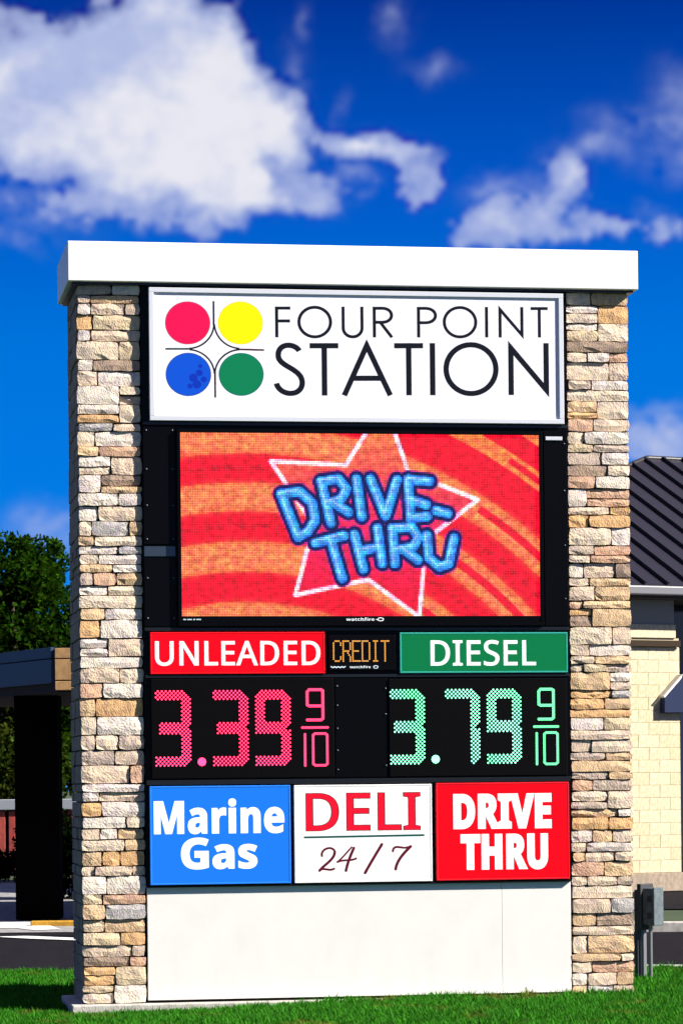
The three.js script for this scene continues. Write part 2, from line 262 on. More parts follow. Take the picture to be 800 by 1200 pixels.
// --- name board
{
  const o = node('name_board', sign, 'white light box with four coloured discs and the station name');
  const X0 = -1.6, X1 = 1.664, Y0 = 4.572, Y1 = 5.598;
  framed(o, X0, X1, Y0, Y1, 0.06, 0.038, M.silver, 0.055);
  const tex = canvasTex(2000, 620, (x, w, h) => {
    x.fillStyle = '#e4e3ec'; x.fillRect(0, 0, w, h);
    // drawn in pixels of the photograph: the face runs from 181 to 655 across; its rows rise a little to the left
    const S = w / 474; x.save(); x.transform(S, -0.0135 * S * 0.98, 0, S * 0.985, -181 * S, -341.5 * S + 0.0135 * S * 181);
    const line = (pts, lw, col = '#10131c') => { x.strokeStyle = col; x.lineWidth = lw; x.lineCap = 'butt'; x.lineJoin = 'miter'; x.beginPath(); pts.forEach(([a, b], i) => (i ? x.lineTo(a, b) : x.moveTo(a, b))); x.stroke(); };
    const ring = (cx, cy, rx, ry, lw) => { x.strokeStyle = '#10131c'; x.lineWidth = lw; x.beginPath(); x.ellipse(cx, cy, rx, ry, 0, 0, 7); x.stroke(); };
    const disc = (cx, cy, r, c, e) => { x.fillStyle = c; x.beginPath(); x.arc(cx, cy, r, 0, 7); x.fill(); x.strokeStyle = e; x.lineWidth = 0.9; x.stroke(); };
    const py = (y) => y;
    disc(220, py(383.5), 25.6, '#e80f4c', '#a03858'); disc(281, py(383.5), 25.6, '#ffe400', '#e8c020'); disc(220.3, py(446), 25.8, '#0a4cc4', '#204088'); disc(281.3, py(446), 25.6, '#06764c', '#0a5c60');
    x.fillStyle = '#0830a8'; for (const [a, b, r] of [[226, 450, 5], [233, 444, 4], [230, 458, 5], [238, 452, 3.5], [222, 460, 3], [234, 436, 2.5]]) { x.beginPath(); x.arc(a, b, r, 0, 7); x.fill(); }
    const lw = 2.1; line([[250, 357], [250, 386]], lw); line([[251, 444], [251, 474]], lw, '#2a1218'); line([[194, 415], [225, 415]], lw, '#10302c'); line([[276, 415.5], [308, 416.5]], lw, '#40202a');
    x.lineWidth = 1.9; x.strokeStyle = '#10131c';
    for (const [cx, cy, a, b] of [[219.8, 384, 0.05, 1.5], [281.4, 384, 1.64, 3.09], [219.8, 446.4, 4.79, 6.23], [281.4, 446.4, 3.19, 4.64]]) { x.beginPath(); x.arc(cx, cy, 30.6, Math.min(a, b), Math.max(a, b)); x.stroke(); }
    line([[250, 384], [250.8, 388]], lw); line([[223, 415], [238, 414]], 0.01);
    // FOUR POINT: thin single-weight capitals
    const a = 3.7, T = 363.5, B = 401, d = a / 2;
    line([[323, B], [323, T]], a); line([[321.2, T + d], [339, T + d]], a); line([[323, 381], [338.5, 381]], a);
    ring(367.3, 382.3, 18.4, 18, a);
    x.lineWidth = a; x.beginPath(); x.moveTo(400.5, T); x.lineTo(400.5, 389); x.bezierCurveTo(400.5, 404, 422.5, 404, 422.5, 389); x.lineTo(422.5, T); x.stroke();
    line([[437, B], [437, T]], a); x.beginPath(); x.moveTo(436, T + d); x.lineTo(446, T + d); x.bezierCurveTo(461, T + d, 461, 382.5, 446, 382.5); x.lineTo(437, 382.5); x.stroke(); line([[444, 382.5], [457.5, B]], a);
    line([[489, B], [489, T]], a); x.beginPath(); x.moveTo(488, T + d); x.lineTo(497, T + d); x.bezierCurveTo(513, T + d, 513, 383, 497, 383); x.lineTo(489, 383); x.stroke();
    ring(538, 382.3, 18.6, 18, a);
    line([[569.5, B], [569.5, T]], a); line([[585.5, B], [585.5, T + 3], [611.5, B - 3], [611.5, T]], a); x.lineJoin = 'miter'; line([[622, T + d], [642.5, T + d]], a); line([[632.3, B], [632.3, T]], a);
    // STATION: larger and heavier
    const b = 6.4, t2 = 408, b2 = 472, e = b / 2;
    x.lineWidth = b; x.beginPath(); x.moveTo(349, 417.5); x.bezierCurveTo(343, 407, 323, 408, 324.5, 424); x.bezierCurveTo(325.5, 437, 352, 439, 352, 456); x.bezierCurveTo(352, 474, 326, 473, 322, 457); x.stroke();
    line([[361, t2 + e], [394.5, t2 + e]], b); line([[378, t2], [378, b2]], b);
    line([[401, b2], [427.8, t2 + 3], [455, b2]], b); line([[410, 451], [446, 451]], b);
    line([[460, t2 + e], [494, t2 + e]], b); line([[477, t2], [477, b2]], b); line([[505, t2], [505, b2]], b);
    ring(550.5, 440, 29.5, 30, b);
    line([[598, b2], [598, t2 + 6], [640, b2 - 6], [640, t2]], b);
    x.restore();
  });
  part('sign_face', face(X0 + 0.038, X1 - 0.038, Y0 + 0.038, Y1 - 0.038, 0.046), printed(tex), o);
}
// --- dark filler panels, trims and bolts round the electronic boards
{
  const strip = (x0, x1, y0, y1, z = 0.03, m = M.black) => part('filler_panel', box(x0, x1, y0, y1, -0.02, z, 0.004), m, sign);
  strip(-1.652, -1.405, 3.62, 4.535); strip(-1.652, -1.405, 2.985, 3.515); strip(1.50, 1.69, 2.985, 4.535);
  part('trim_bar', box(-1.652, -1.405, 3.525, 3.61, -0.02, 0.02, 0.006), std([0.05, 0.07, 0.09], 0.25, { metalness: 0.5 }), sign);
  strip(-1.652, 1.692, 4.54, 4.566, 0.034, M.trim); strip(-1.652, 1.692, 2.95, 2.978, 0.034, M.trim); strip(-1.652, 1.692, 1.762, 1.80, 0.036, M.trim); strip(-1.652, 1.692, 2.588, 2.612, 0.03, M.trim);
  strip(-0.178, 0.238, 1.808, 2.58, 0.028);
  strip(-1.652, 1.692, 0.972, 0.99, 0.032, M.blackMatt);
  const bolt = new THREE.SphereGeometry(0.0075, 8, 6);
  for (const [bx, ys] of [[-1.628, [4.50, 4.2, 3.92, 3.66, 3.36, 3.05]], [-1.425, [4.50, 4.2, 3.92, 3.66, 3.36, 3.05]], [1.665, [4.42, 4.05, 3.62, 3.2]], [-0.16, [2.52, 2.37, 2.19, 2.02, 1.87]], [0.222, [2.5, 2.3, 1.9]]]) for (const by of ys) part('bolt', bolt, M.bolt, sign).position.set(bx, by, 0.031);
  part('glint_plate', box(1.515, 1.65, 4.445, 4.475, 0.03, 0.04, 0.004), M.silver, sign);  // added silver plate standing in for a bright glint
}
// --- electronic picture screen
{
  const o = node('led_screen', sign, 'glowing electronic screen with red and orange rays, a star and blue lettering');
  framed(o, -1.395, 1.487, 2.987, 4.512, 0.062, 0.028, M.black, 0.06);
  part('lower_rail', box(-1.367, 1.459, 3.015, 3.062, 0.0, 0.058, 0.003), M.black, o);
  const NX = 212, NY = 106, X0 = 212, Y0 = 509, K = NX / 418;
  const c = document.createElement('canvas'); c.width = NX; c.height = NY; const x = c.getContext('2d');
  x.setTransform(K, 0, 0, K, -X0 * K, -Y0 * K);
  x.fillStyle = '#f2102c'; x.fillRect(200, 500, 450, 240);
  const band = (r0, r1, col) => { x.fillStyle = col; x.beginPath(); x.arc(286, 1019, r1, 0, 7); x.arc(286, 1019, r0, 0, 7, true); x.fill(); };
  for (const [r0, r1] of [[487, 520], [421, 454], [352, 387], [290, 318], [562, 580], [604, 618]]) band(r0, r1, '#f97f42');
  for (const [r0, r1] of [[487, 520], [421, 454], [352, 387], [290, 318]]) for (let q = 0; q < 8; q++) { x.globalAlpha = 0.16; band(r0 - 5 + q * 1.6, r1 + 5 - q * 1.6, q < 4 ? '#f4563a' : '#fb9c5e'); } x.globalAlpha = 1;
  for (const [r0, r1] of [[500, 509], [434, 443], [366, 374], [568, 575]]) { x.fillStyle = '#ee1430'; x.beginPath(); x.arc(286, 1019, r1, -1.0, 0); x.arc(286, 1019, r0, 0, -1.0, true); x.fill(); }
  for (const [r0, r1] of [[454, 487], [387, 421]]) band(r0 + 14, r1 - 14, '#d8142c');
  const star = [[316, 541], [403, 545], [449, 474], [476, 553], [557, 584], [496, 630], [487, 719], [428, 676], [343, 694], [365, 614]];
  const path = () => { x.beginPath(); star.forEach(([a, b], i) => (i ? x.lineTo(a, b) : x.moveTo(a, b))); x.closePath(); };
  const gr = x.createLinearGradient(0, 510, 0, 710); gr.addColorStop(0, '#f6784a'); gr.addColorStop(0.3, '#f2484a'); gr.addColorStop(0.55, '#f02058'); gr.addColorStop(1, '#ec1030');
  path(); x.fillStyle = gr; x.fill(); x.lineJoin = 'round'; x.lineCap = 'round'; x.strokeStyle = '#fff0f6'; x.lineWidth = 5; x.stroke();
  const z = (a, b) => [300 + a / 3.077, 530 + b / 3.077];
  const strokes = [[[85, 150], [145, 300]], [[85, 150], [150, 140], [195, 180], [205, 240], [180, 280], [145, 300]], [[228, 105], [262, 250]], [[228, 105], [290, 95], [318, 130], [300, 165], [248, 182]], [[275, 180], [325, 212]], [[355, 95], [372, 228]], [[405, 95], [458, 225], [500, 97]], [[540, 95], [548, 232]], [[540, 95], [618, 102]], [[545, 165], [605, 185]], [[548, 232], [608, 226]], [[640, 205], [682, 215]], [[205, 320], [308, 295]], [[262, 315], [300, 445]], [[345, 290], [376, 412]], [[428, 268], [444, 392]], [[362, 350], [436, 335]], [[482, 268], [490, 392]], [[482, 268], [552, 264], [575, 300], [556, 335], [490, 345]], [[525, 345], [572, 380]], [[606, 292], [612, 372], [650, 405], [684, 392], [704, 302]]];
  const ink = (lw, col, dx = 0, dy = 0) => { x.strokeStyle = col; x.lineWidth = lw; for (const s of strokes) { x.beginPath(); s.forEach(([a, b], i) => { const [p, q] = z(a, b); if (i) x.lineTo(p + dx, q + dy); else x.moveTo(p + dx, q + dy); }); x.stroke(); } };
  ink(21, '#e4208a'); ink(19, '#060f52'); ink(11.2, '#2492ee'); ink(6.5, '#46b0f4', -0.5, -0.5); ink(1.8, '#a0dcf8', -2, -2);
  const art = x.getImageData(0, 0, NX, NY).data, Q = 6, W = NX * Q, H = NY * Q, d = new Uint8Array(W * H * 4), rn = rng(99);
  const gain = new Float32Array(NX * NY).map((_, i) => (0.86 + 0.2 * rn()) * (1 + 0.16 * n2((i % NX) * 0.12, Math.floor(i / NX) * 0.2)));
  const hue = new Float32Array(NX * NY).map((_, i) => 0.94 + 0.16 * n2((i % NX) * 0.15 + 30, Math.floor(i / NX) * 0.15) + 0.16 * (rn() - 0.5));
  for (let j = 0; j < H; j++) for (let i = 0; i < W; i++) {
    const a = Math.floor(i / Q), b = Math.floor(j / Q), k = (b * NX + a) * 4, o2 = ((H - 1 - j) * W + i) * 4, gapx = i % Q === Q - 1 || i % Q === 0, gapy = j % Q === Q - 1 || j % Q === 0;
    const s = (gapx || gapy ? 0.55 : 1.08) * gain[b * NX + a];
    d[o2] = clamp(art[k] * s, 0, 255); d[o2 + 1] = clamp(art[k + 1] * s * hue[b * NX + a], 0, 255); d[o2 + 2] = clamp(art[k + 2] * s, 0, 255); d[o2 + 3] = 255;
  }
  const t = new THREE.DataTexture(d, W, H); t.colorSpace = THREE.SRGBColorSpace; t.magFilter = THREE.LinearFilter; t.minFilter = THREE.LinearMipmapLinearFilter; t.generateMipmaps = true; t.needsUpdate = true;
  part('display', face(-1.367, 1.459, 3.064, 4.484, 0.045), new THREE.MeshPhysicalMaterial({ color: new THREE.Color().setRGB(0.004, 0.004, 0.004), roughness: 0.6, specularIntensity: 0.2, emissive: 0xffffff, emissiveMap: t, emissiveIntensity: 0.78 }), o);
  const mark = canvasTex(512, 96, (q, w, h) => { q.fillStyle = '#020203'; q.fillRect(0, 0, w, h); fitText(q, 'watchfire', 'bold $px sans-serif', 12, 368, 22, 74, { fill: '#e8f0f4' }); q.strokeStyle = '#e8f0f4'; q.lineWidth = 14; q.beginPath(); q.ellipse(446, 48, 34, 28, 0, 0, 7); q.stroke(); q.beginPath(); q.moveTo(388, 50); q.lineTo(412, 50); q.stroke(); });
  part('maker_mark', face(-0.095, 0.225, 3.018, 3.059, 0.0605), printed(mark), o);
  const small = canvasTex(128, 32, (q, w, h) => { q.fillStyle = '#020203'; q.fillRect(0, 0, w, h); q.fillStyle = '#b8d0d8'; for (const [a, l] of [[6, 20], [32, 30], [70, 14], [90, 30]]) q.fillRect(a, 10, l, 10); });
  part('maker_mark', face(-1.365, -1.21, 3.024, 3.052, 0.0605), printed(small), o);
}
// --- printed panels
const PPX = 152;                                     // metres to photograph pixels at the sign, for laying out the print
function printPanel(name, label, x0, x1, y0, y1, px, draw, bg, z = 0.04, frameMat = M.black, fw = 0.014) {
  const o = node(name, sign, label);
  framed(o, x0, x1, y0, y1, z + 0.002, fw, frameMat, 0.05);
  const [a, b, c, e] = px, W = 1024, H = Math.round(W * (y1 - y0 - 2 * fw) / (x1 - x0 - 2 * fw));
  const tex = canvasTex(W, H, (x, w, h) => { x.fillStyle = bg; x.fillRect(0, 0, w, h); x.save(); x.scale(w / (b - a), h / (e - c)); x.translate(-a, -c); draw(x); x.restore(); });
  part('panel_face', face(x0 + fw, x1 - fw, y0 + fw, y1 - fw, z), printed(tex, 0.35), o);
  return o;
}
const light = (c) => dull(c, 0.45);
printPanel('fuel_label', 'red panel reading UNLEADED', -1.614, -0.255, 2.618, 2.942, [178, 378, 743, 788], (x) => fitText(x, 'UNLEADED', '$px sans-serif', 182, 374.5, 752, 779.5, { fill: '#fff', stroke: '#fff', lw: 0.9 }), '#ee0218', 0.04, light([0.75, 0.004, 0.01]));
printPanel('fuel_label', 'green panel reading DIESEL', 0.336, 1.676, 2.618, 2.936, [470, 662, 743, 786], (x) => fitText(x, 'DIESEL', '$px sans-serif', 504, 626.5, 750.5, 779, { fill: '#fff', stroke: '#fff', lw: 0.9 }), '#067040', 0.04, light([0.03, 0.32, 0.26]));
printPanel('advert_panel', 'blue panel reading Marine Gas', -1.63, -0.536, 0.992, 1.754, [178, 338, 923.5, 1037.5], (x) => { fitText(x, 'Marine', 'bold $px sans-serif', 181.5, 332, 940, 977.5, { fill: '#fff', stroke: '#fff', lw: 2 }); fitText(x, 'Gas', 'bold $px sans-serif', 212.5, 300, 984.5, 1020, { fill: '#fff', stroke: '#fff', lw: 2 }); }, '#1a72e0', 0.04, light([0.02, 0.2, 0.8]));
printPanel('advert_panel', 'white panel reading DELI 24/7', -0.508, 0.578, 0.992, 1.752, [346, 504, 922, 1035], (x) => {
    x.save(); fitText(x, 'DELI', '$px sans-serif', 358.5, 491.5, 930.5, 974, { stroke: '#6a0a1e', lw: 2.6, strokeFirst: true }); fitText(x, 'DELI', '$px sans-serif', 358.5, 491.5, 930.5, 974, { fill: '#f4122c', stroke: '#f4122c', lw: 0.5, strokeFirst: true }); x.restore();
  x.strokeStyle = '#0c4a48'; x.lineWidth = 2.4; x.lineCap = 'round'; x.beginPath(); x.moveTo(356, 982.5); x.lineTo(496, 981.5); x.stroke();
  const ink = '#5a1228'; x.strokeStyle = ink; x.lineCap = 'round'; x.lineJoin = 'round';
  const s = (lw, ...p) => { x.lineWidth = lw; x.beginPath(); x.moveTo(p[0], p[1]); for (let i = 2; i < p.length; i += 6) x.bezierCurveTo(...p.slice(i, i + 6)); x.stroke(); };
  s(2.6, 376, 1005, 374, 996, 389, 992, 391, 1000); s(3.2, 391, 1000, 391.5, 1009, 378, 1016, 373, 1022.5); s(2.6, 373, 1022.5, 378, 1018, 384, 1024, 390, 1020.5);
  s(2, 411, 995, 405, 1001, 400, 1008, 394, 1012.5); s(2.4, 394, 1012.5, 402, 1009, 410, 1012, 416, 1008.5); s(3.3, 413.5, 996, 409, 1006, 406, 1014, 404, 1023);
  s(3.4, 446.5, 992, 440, 1003, 433, 1014, 426.5, 1026);
  s(2.6, 459.5, 1000.5, 460, 993, 467, 996, 470, 996); s(2.4, 470, 996, 474, 997, 478, 996, 480.5, 994.5); s(3.4, 480.5, 995, 472, 1003, 464, 1012, 462.5, 1022);
}, '#efeeea', 0.04, light([0.83, 0.83, 0.82]));
printPanel('advert_panel', 'red panel reading DRIVE THRU', 0.611, 1.676, 0.994, 1.758, [512, 664, 920.5, 1033.5], (x) => { fitText(x, 'DRIVE', 'bold $px sans-serif', 531.5, 644, 933.5, 972, { fill: '#fff', stroke: '#fff', lw: 3.4 }); fitText(x, 'THRU', 'bold $px sans-serif', 539.5, 639.5, 982, 1021, { fill: '#fff', stroke: '#fff', lw: 3.4 }); }, '#ec0216', 0.04, light([0.72, 0.01, 0.02]));

// --- price boards: every digit is a raised field of small lamps
const glow = (rgb, k) => new THREE.MeshPhysicalMaterial({ color: new THREE.Color().setRGB(0.006, 0.006, 0.006), roughness: 0.6, specularIntensity: 0.2, emissive: new THREE.Color().setRGB(...rgb), emissiveIntensity: k });
function lamps(points, r, z) {                       // low six-sided domes
  const P = [];
  for (const [x, y] of points) for (let k = 0; k < 6; k++) {
    const a = k * Math.PI / 3, b = (k + 1) * Math.PI / 3, A = [x + r * Math.cos(a), y + r * Math.sin(a), z], B = [x + r * Math.cos(b), y + r * Math.sin(b), z];
    P.push(...A, ...B, x, y, z + r * 0.7);
  }
  const g = new THREE.BufferGeometry(); g.setAttribute('position', new THREE.Float32BufferAttribute(P, 3)); g.computeVertexNormals(); return metric(g);
}
const segs = { 3: 'abcdg', 7: 'abc', 9: 'abcdfg' };
function digitPoints(ch, x0, y0, w, h) {             // lamps in a staggered lattice inside the lit bars
  const t = 0.082, out = [], s = 0.031, on = segs[ch];
  const inside = (x, y) => {
    const top = y > h - t, bot = y < t, mid = Math.abs(y - h / 2) < t / 2, right = x > w - t, left = x < t, c = 0.055;
    const cut = (x > w - c && y > h - c && (w - x) + (h - y) < c) || (x > w - c && y < c && (w - x) + y < c) || (x < c && y > h - c && x + (h - y) < c && on.includes('f')) || (x > w - 0.03 && Math.abs(y - h / 2) < 0.014);
    if (cut) return false;
    return (on.includes('a') && top) || (on.includes('d') && bot) || (on.includes('g') && mid && x > (on.includes('f') ? 0 : 0.03)) || (right && y > h / 2 && on.includes('b')) || (right && y <= h / 2 && on.includes('c')) || (left && y > h / 2 - t / 2 && on.includes('f') && y > h / 2 - t / 2);
  };
  for (let j = 0, y = 0.008; y < h - 0.004; j++, y += s * 0.5) for (let x = 0.008 + (j % 2) * s / 2; x < w - 0.004; x += s) if (inside(x, y)) out.push([x0 + x, y0 + y]);
  return out;
}
function linePoints(path, s) { const out = []; for (let i = 0; i + 1 < path.length; i++) { const [a, b] = path[i], [c, e] = path[i + 1], L = Math.hypot(c - a, e - b), n = Math.max(1, Math.round(L / s)); for (let k = 0; k < n; k++) out.push([lerp(a, c, k / n), lerp(b, e, k / n)]); } out.push(path[path.length - 1]); return out; }
function priceBoard(label, x0, x1, y0, y1, colour, small, digits, dot, frac) {
  const o = node('price_board', sign, label), z = 0.041;
  part('housing', box(x0, x1, y0, y1, -0.02, 0.04, 0.006), dull([0.0016, 0.0015, 0.002], 0.5, 0.12, { bumpMap: rep(fineBump, 6), bumpScale: 0.0006 }), o);
  for (const [ch, x, y, w, h] of digits) part('digit', lamps(digitPoints(ch, x, y, w, h), 0.0079, z), colour, o);
  const [dx, dy, r] = dot, pts = [[dx, dy]]; for (const [q, n] of [[0.5, 6], [1, 12]]) for (let k = 0; k < n; k++) pts.push([dx + r * q * Math.cos(k / n * 6.2832), dy + r * q * Math.sin(k / n * 6.2832)]);
  part('decimal_point', lamps(pts, 0.010, z), colour, o);
  const [fx, fy, fw, fh] = frac, s = 0.0115, at = (u, v) => [fx + u * fw, fy + v * fh];
  const nine = [at(0.82, 0.62), at(0.82, 0.985), at(0.74, 1), at(0.28, 1), at(0.2, 0.97), at(0.2, 0.80), at(0.28, 0.785), at(0.8, 0.785)];
  part('digit', lamps([...linePoints(nine, s), ...linePoints([at(0.82, 0.62), at(0.74, 0.60), at(0.2, 0.60)], s)], 0.0125, z), small, o);
  part('fraction_bar', lamps(linePoints([at(0.0, 0.5), at(1, 0.5)], s), 0.0108, z), small, o);
  part('digit', lamps(linePoints([at(0.1, 0.0), at(0.1, 0.41)], s), 0.0108, z), small, o);
  part('digit', lamps(linePoints([at(0.42, 0.02), at(0.5, 0), at(0.9, 0), at(0.98, 0.02), at(0.98, 0.40), at(0.9, 0.42), at(0.5, 0.42), at(0.42, 0.40), at(0.42, 0.02)], s), 0.0108, z), small, o);
}
priceBoard('black board showing 3.39 and nine tenths in red lamps', -1.612, -0.186, 1.81, 2.582, glow([1, 0.03, 0.11], 2.0), glow([1, 0.04, 0.13], 0.95), [[3, -1.582, 1.905, 0.287, 0.588], [3, -1.135, 1.905, 0.287, 0.588], [9, -0.805, 1.905, 0.285, 0.588]], [-1.222, 1.94, 0.024], [-0.437, 1.905, 0.198, 0.588]);
priceBoard('black board showing 3.79 and nine tenths in green lamps', 0.246, 1.668, 1.81, 2.574, glow([0.2, 0.95, 0.48], 1.45), glow([0.15, 0.92, 0.36], 0.72), [[3, 0.252, 1.905, 0.287, 0.588], [7, 0.69, 1.905, 0.285, 0.588], [9, 1.022, 1.905, 0.287, 0.588]], [0.612, 1.945, 0.024], [1.402, 1.9, 0.19, 0.588]);
{
  const o = node('credit_display', sign, 'small black display with CREDIT in amber lamps');
  part('housing', box(-0.222, 0.306, 2.64, 2.918, -0.02, 0.036, 0.006), M.black, o);
  const glyph = { C: [[[4, 2], [4, 1], [3, 0], [1, 0], [0, 1], [0, 9], [1, 10], [3, 10], [4, 9], [4, 8]]], R: [[[0, 10], [0, 0], [3, 0], [4, 1], [4, 4], [3, 5], [0, 5]], [[2, 5], [4, 8], [4, 10]]], E: [[[4, 0], [0, 0], [0, 10], [4, 10]], [[0, 5], [3, 5]]], D: [[[0, 0], [0, 10], [3, 10], [4, 9], [4, 1], [3, 0], [0, 0]]], I: [[[1, 0], [3, 0]], [[2, 0], [2, 10]], [[1, 10], [3, 10]]], T: [[[0, 0], [4, 0]], [[2, 0], [2, 10]]] };
  const mat = glow([0.95, 0.42, 0.08], 0.5), S = 0.0155;
  [...'CREDIT'].forEach((ch, i) => { const pts = []; for (const p of glyph[ch]) pts.push(...linePoints(p.map(([a, b]) => [-0.185 + i * 0.0755 + a * S * 0.9, 2.87 - b * S]), S)); part('letter', lamps(pts, 0.0066, 0.037), mat, o); });
  const small = canvasTex(512, 64, (q, w, h) => { q.fillStyle = '#020203'; q.fillRect(0, 0, w, h); q.strokeStyle = '#cfe2ee'; q.lineWidth = 13; q.lineCap = 'round'; q.lineJoin = 'round'; q.beginPath(); q.moveTo(12, 26); [30, 48, 66, 84, 102, 120, 138, 152].forEach((v, i) => q.lineTo(v, i % 2 ? 26 : 38)); q.stroke(); fitText(q, 'watchfire', 'bold $px sans-serif', 200, 410, 16, 46, { fill: '#e4eef4' }); q.lineWidth = 9; q.beginPath(); q.ellipse(462, 32, 22, 17, 0, 0, 7); q.stroke(); });
  part('maker_mark', face(-0.215, 0.185, 2.648, 2.688, 0.0385), printed(small), o);
}

// ------------------------------------------------------------------ electrical box on posts, right of the sign
{
  const o = thing('electrical_box', 'small grey electrical box on two thin metal posts right of the stone pillar', 'electrical box', [2.615, 0, -26.0], 0.85);
  const galv = std([0.2, 0.21, 0.22], 0.45, { metalness: 0.5 }), dark = std([0.03, 0.032, 0.035], 0.6), grey = dull([0.12, 0.15, 0.165], 0.5, 0.3, { map: rep(mottled, 2) });
  part('post', box(-0.085, -0.035, -0.1, 0.84, -0.13, -0.095, 0.006), dark, o); part('post', box(0.0, 0.045, -0.1, 0.84, -0.13, -0.095, 0.006), galv, o);
  part('backplate', box(-0.1, 0.085, 0.5, 0.89, -0.093, -0.05, 0.008), dark, o);
  const e = part('enclosure', box(-0.066, 0.06, 0.54, 0.855, -0.068, 0.05, 0.012), grey, o);
  part('lid', box(-0.072, 0.066, 0.535, 0.862, 0.052, 0.068, 0.008), grey, o); part('hinge', box(-0.084, -0.067, 0.6, 0.65, 0.0, 0.04, 0.006), dark, o); part('hinge', box(-0.084, -0.067, 0.74, 0.79, 0.0, 0.04, 0.006), dark, o);
  part('conduit', new THREE.CylinderGeometry(0.016, 0.016, 0.64, 12).translate(-0.02, 0.22, -0.01), galv, o);
}

// ------------------------------------------------------------------ building on the right
{
  const o = thing('station_building', 'cream block building with dark ribbed metal hip roof, right of the sign', 'building', [5.44, 0, -49.4], 28 * rad);
  const cream = [[0.66, 0.565, 0.37], [0.69, 0.59, 0.39], [0.635, 0.54, 0.345]].map((c) => std(c, 0.9, { map: rep(mottled, 1.2), bumpMap: rep(fineBump, 3), bumpScale: 0.004 }));
  const joint = std([0.46, 0.39, 0.25], 0.95), roofM = std([0.026, 0.023, 0.034], 0.42, { metalness: 0.3 }), seamM = std([0.012, 0.011, 0.014], 0.5), gutterM = std([0.15, 0.15, 0.165], 0.4), greyM = std([0.30, 0.285, 0.25], 0.8), brown = dull([0.03, 0.018, 0.009], 0.7), glass = std([0.012, 0.014, 0.02], 0.08);
  part('wall', box(-2.3, -1.62, 0, 4.27, -0.4, -0.004), cream[0], o);
  const pier = node('wall', o); part('backing', box(-1.61, -0.006, 0.0, 4.05, -0.39, -0.012), joint, pier);
  const bg = [0.396, 0.196].map((w) => metric(new RoundedBoxGeometry(w, 0.196, 0.09, 1, 0.004)));
  for (let r = 0; r < 18; r++) { let x = 0; const y = 0.3 + r * 0.2; let first = r % 2; while (x > -1.59) { const w = first ? 0.2 : 0.4; first = 0; const short = x - w < -1.6; const m = part('block', bg[w < 0.3 || short ? 1 : 0], cream[Math.floor(R() * 3)], pier); m.position.set(x - (short ? 0.2 : w) / 2, y + 0.1, -0.05 + 0.004 + rr(-0.0015, 0.0015)); x -= short ? 9 : w; } }
  part('wainscot', box(-2.32, 0.05, 0, 0.295, -0.4, 0.06, 0.01), std([0.34, 0.27, 0.2], 0.9, { map: rep(mottled, 1) }), o);
  part('coping', box(-1.615, -0.08, 4.052, 4.27, -0.39, 0.02, 0.008), cream[1], o);
  part('brown_band', box(-2.3, -0.02, 3.91, 4.012, 0.008, 0.07, 0.008), brown, o);
  part('frieze', box(-2.3, -0.08, 4.275, 4.66, -0.42, -0.03), greyM, o);
  part('recessed_front', box(-0.002, 9, 0.0, 4.66, -1.6, -1.2), glass, o);
  part('recess_side', box(-0.02, -0.004, 0.3, 4.6, -1.2, -0.4), brown, o);
  part('soffit', box(-2.45, 14, 4.662, 4.69, -4, 0.39), std([0.05, 0.045, 0.05], 0.8), o);
  part('gutter', box(-2.5, 14, 4.70, 4.85, 0.44, 0.56, 0.03), gutterM, o); part('fascia', box(-2.5, 14, 4.68, 4.86, 0.40, 0.436), seamM, o);
  part('wall', box(-2.3, -2.0, 0, 4.64, -9.4, -0.41), cream[0], o); part('wall', box(-1.99, 9, 0, 4.64, -9.4, -9.1), cream[0], o); part('wall', box(8.7, 9.0, 0, 4.64, -9.09, -1.61), cream[0], o);
  // hip roof, clipped at its near end
  const RE = [2.58, 7.52, -4.75], E = [[-6.0, 4.86, 0.5], [18, 4.86, 0.5]], RB = [18, 7.52, -4.75], B = [[-1.5, 4.86, -10], [18, 4.86, -10]];
  const P = []; const CE = [-2.5, 4.86, 0.5], CH = [-2.5, 5.945, -1.641], CB = [-2.5, 5.945, -7.859], CR = [-2.5, 4.86, -10];
  for (const t of [[CE, E[1], RB], [CE, RB, CH], [CH, RB, RE], [CB, CH, RE], [CR, CE, CH], [CR, CH, CB], [B[1], CR, CB], [B[1], CB, RE], [B[1], RE, RB], [E[1], B[1], RB]]) P.push(...t.flat());
  const rg = new THREE.BufferGeometry(); rg.setAttribute('position', new THREE.Float32BufferAttribute(P, 3)); rg.computeVertexNormals(); metric(rg);
  const roof = part('roof', rg, roofM, o);
  const slope = Math.atan2(2.66, 5.25), Lfull = Math.hypot(2.66, 5.25);
  for (let x = -5.7 + 0.43 * 8; x < 13; x += 0.43) {            // standing seams run up to the ridge or to the hip
    const f = x < 2.58 ? (x + 6) / 8.58 : 1, L = Lfull * f - 0.03; if (L < 0.2) continue;
    const g = new THREE.BoxGeometry(0.04, 0.06, L).translate(0, 0.026, -L / 2); metric(g);
    const s = part('seam', g, seamM, roof); s.position.set(x, 4.862, 0.5); s.rotation.x = slope;
  }
  const bar = (a, b, r) => { const A = new THREE.Vector3(...a), Bv = new THREE.Vector3(...b), m = part('ridge_cap', metric(new THREE.CylinderGeometry(r, r, A.distanceTo(Bv), 8)), seamM, roof); m.position.copy(A).add(Bv).multiplyScalar(0.5); m.quaternion.setFromUnitVectors(new THREE.Vector3(0, 1, 0), Bv.sub(A).normalize()); };
  bar(RE, RB, 0.05); bar(CH, RE, 0.05);
  // sloping metal awning at the corner
  const trimW = std([0.75, 0.75, 0.72], 0.6), aw = node('awning', o, 'small dark blue awning with white edge at the wall corner'); const sh = new THREE.Shape([[-0.38, 2.86], [1.6, 2.86], [1.6, 3.42], [-0.03, 3.42], [-0.38, 3.08]].map(([a, b]) => new THREE.Vector2(a, b)));
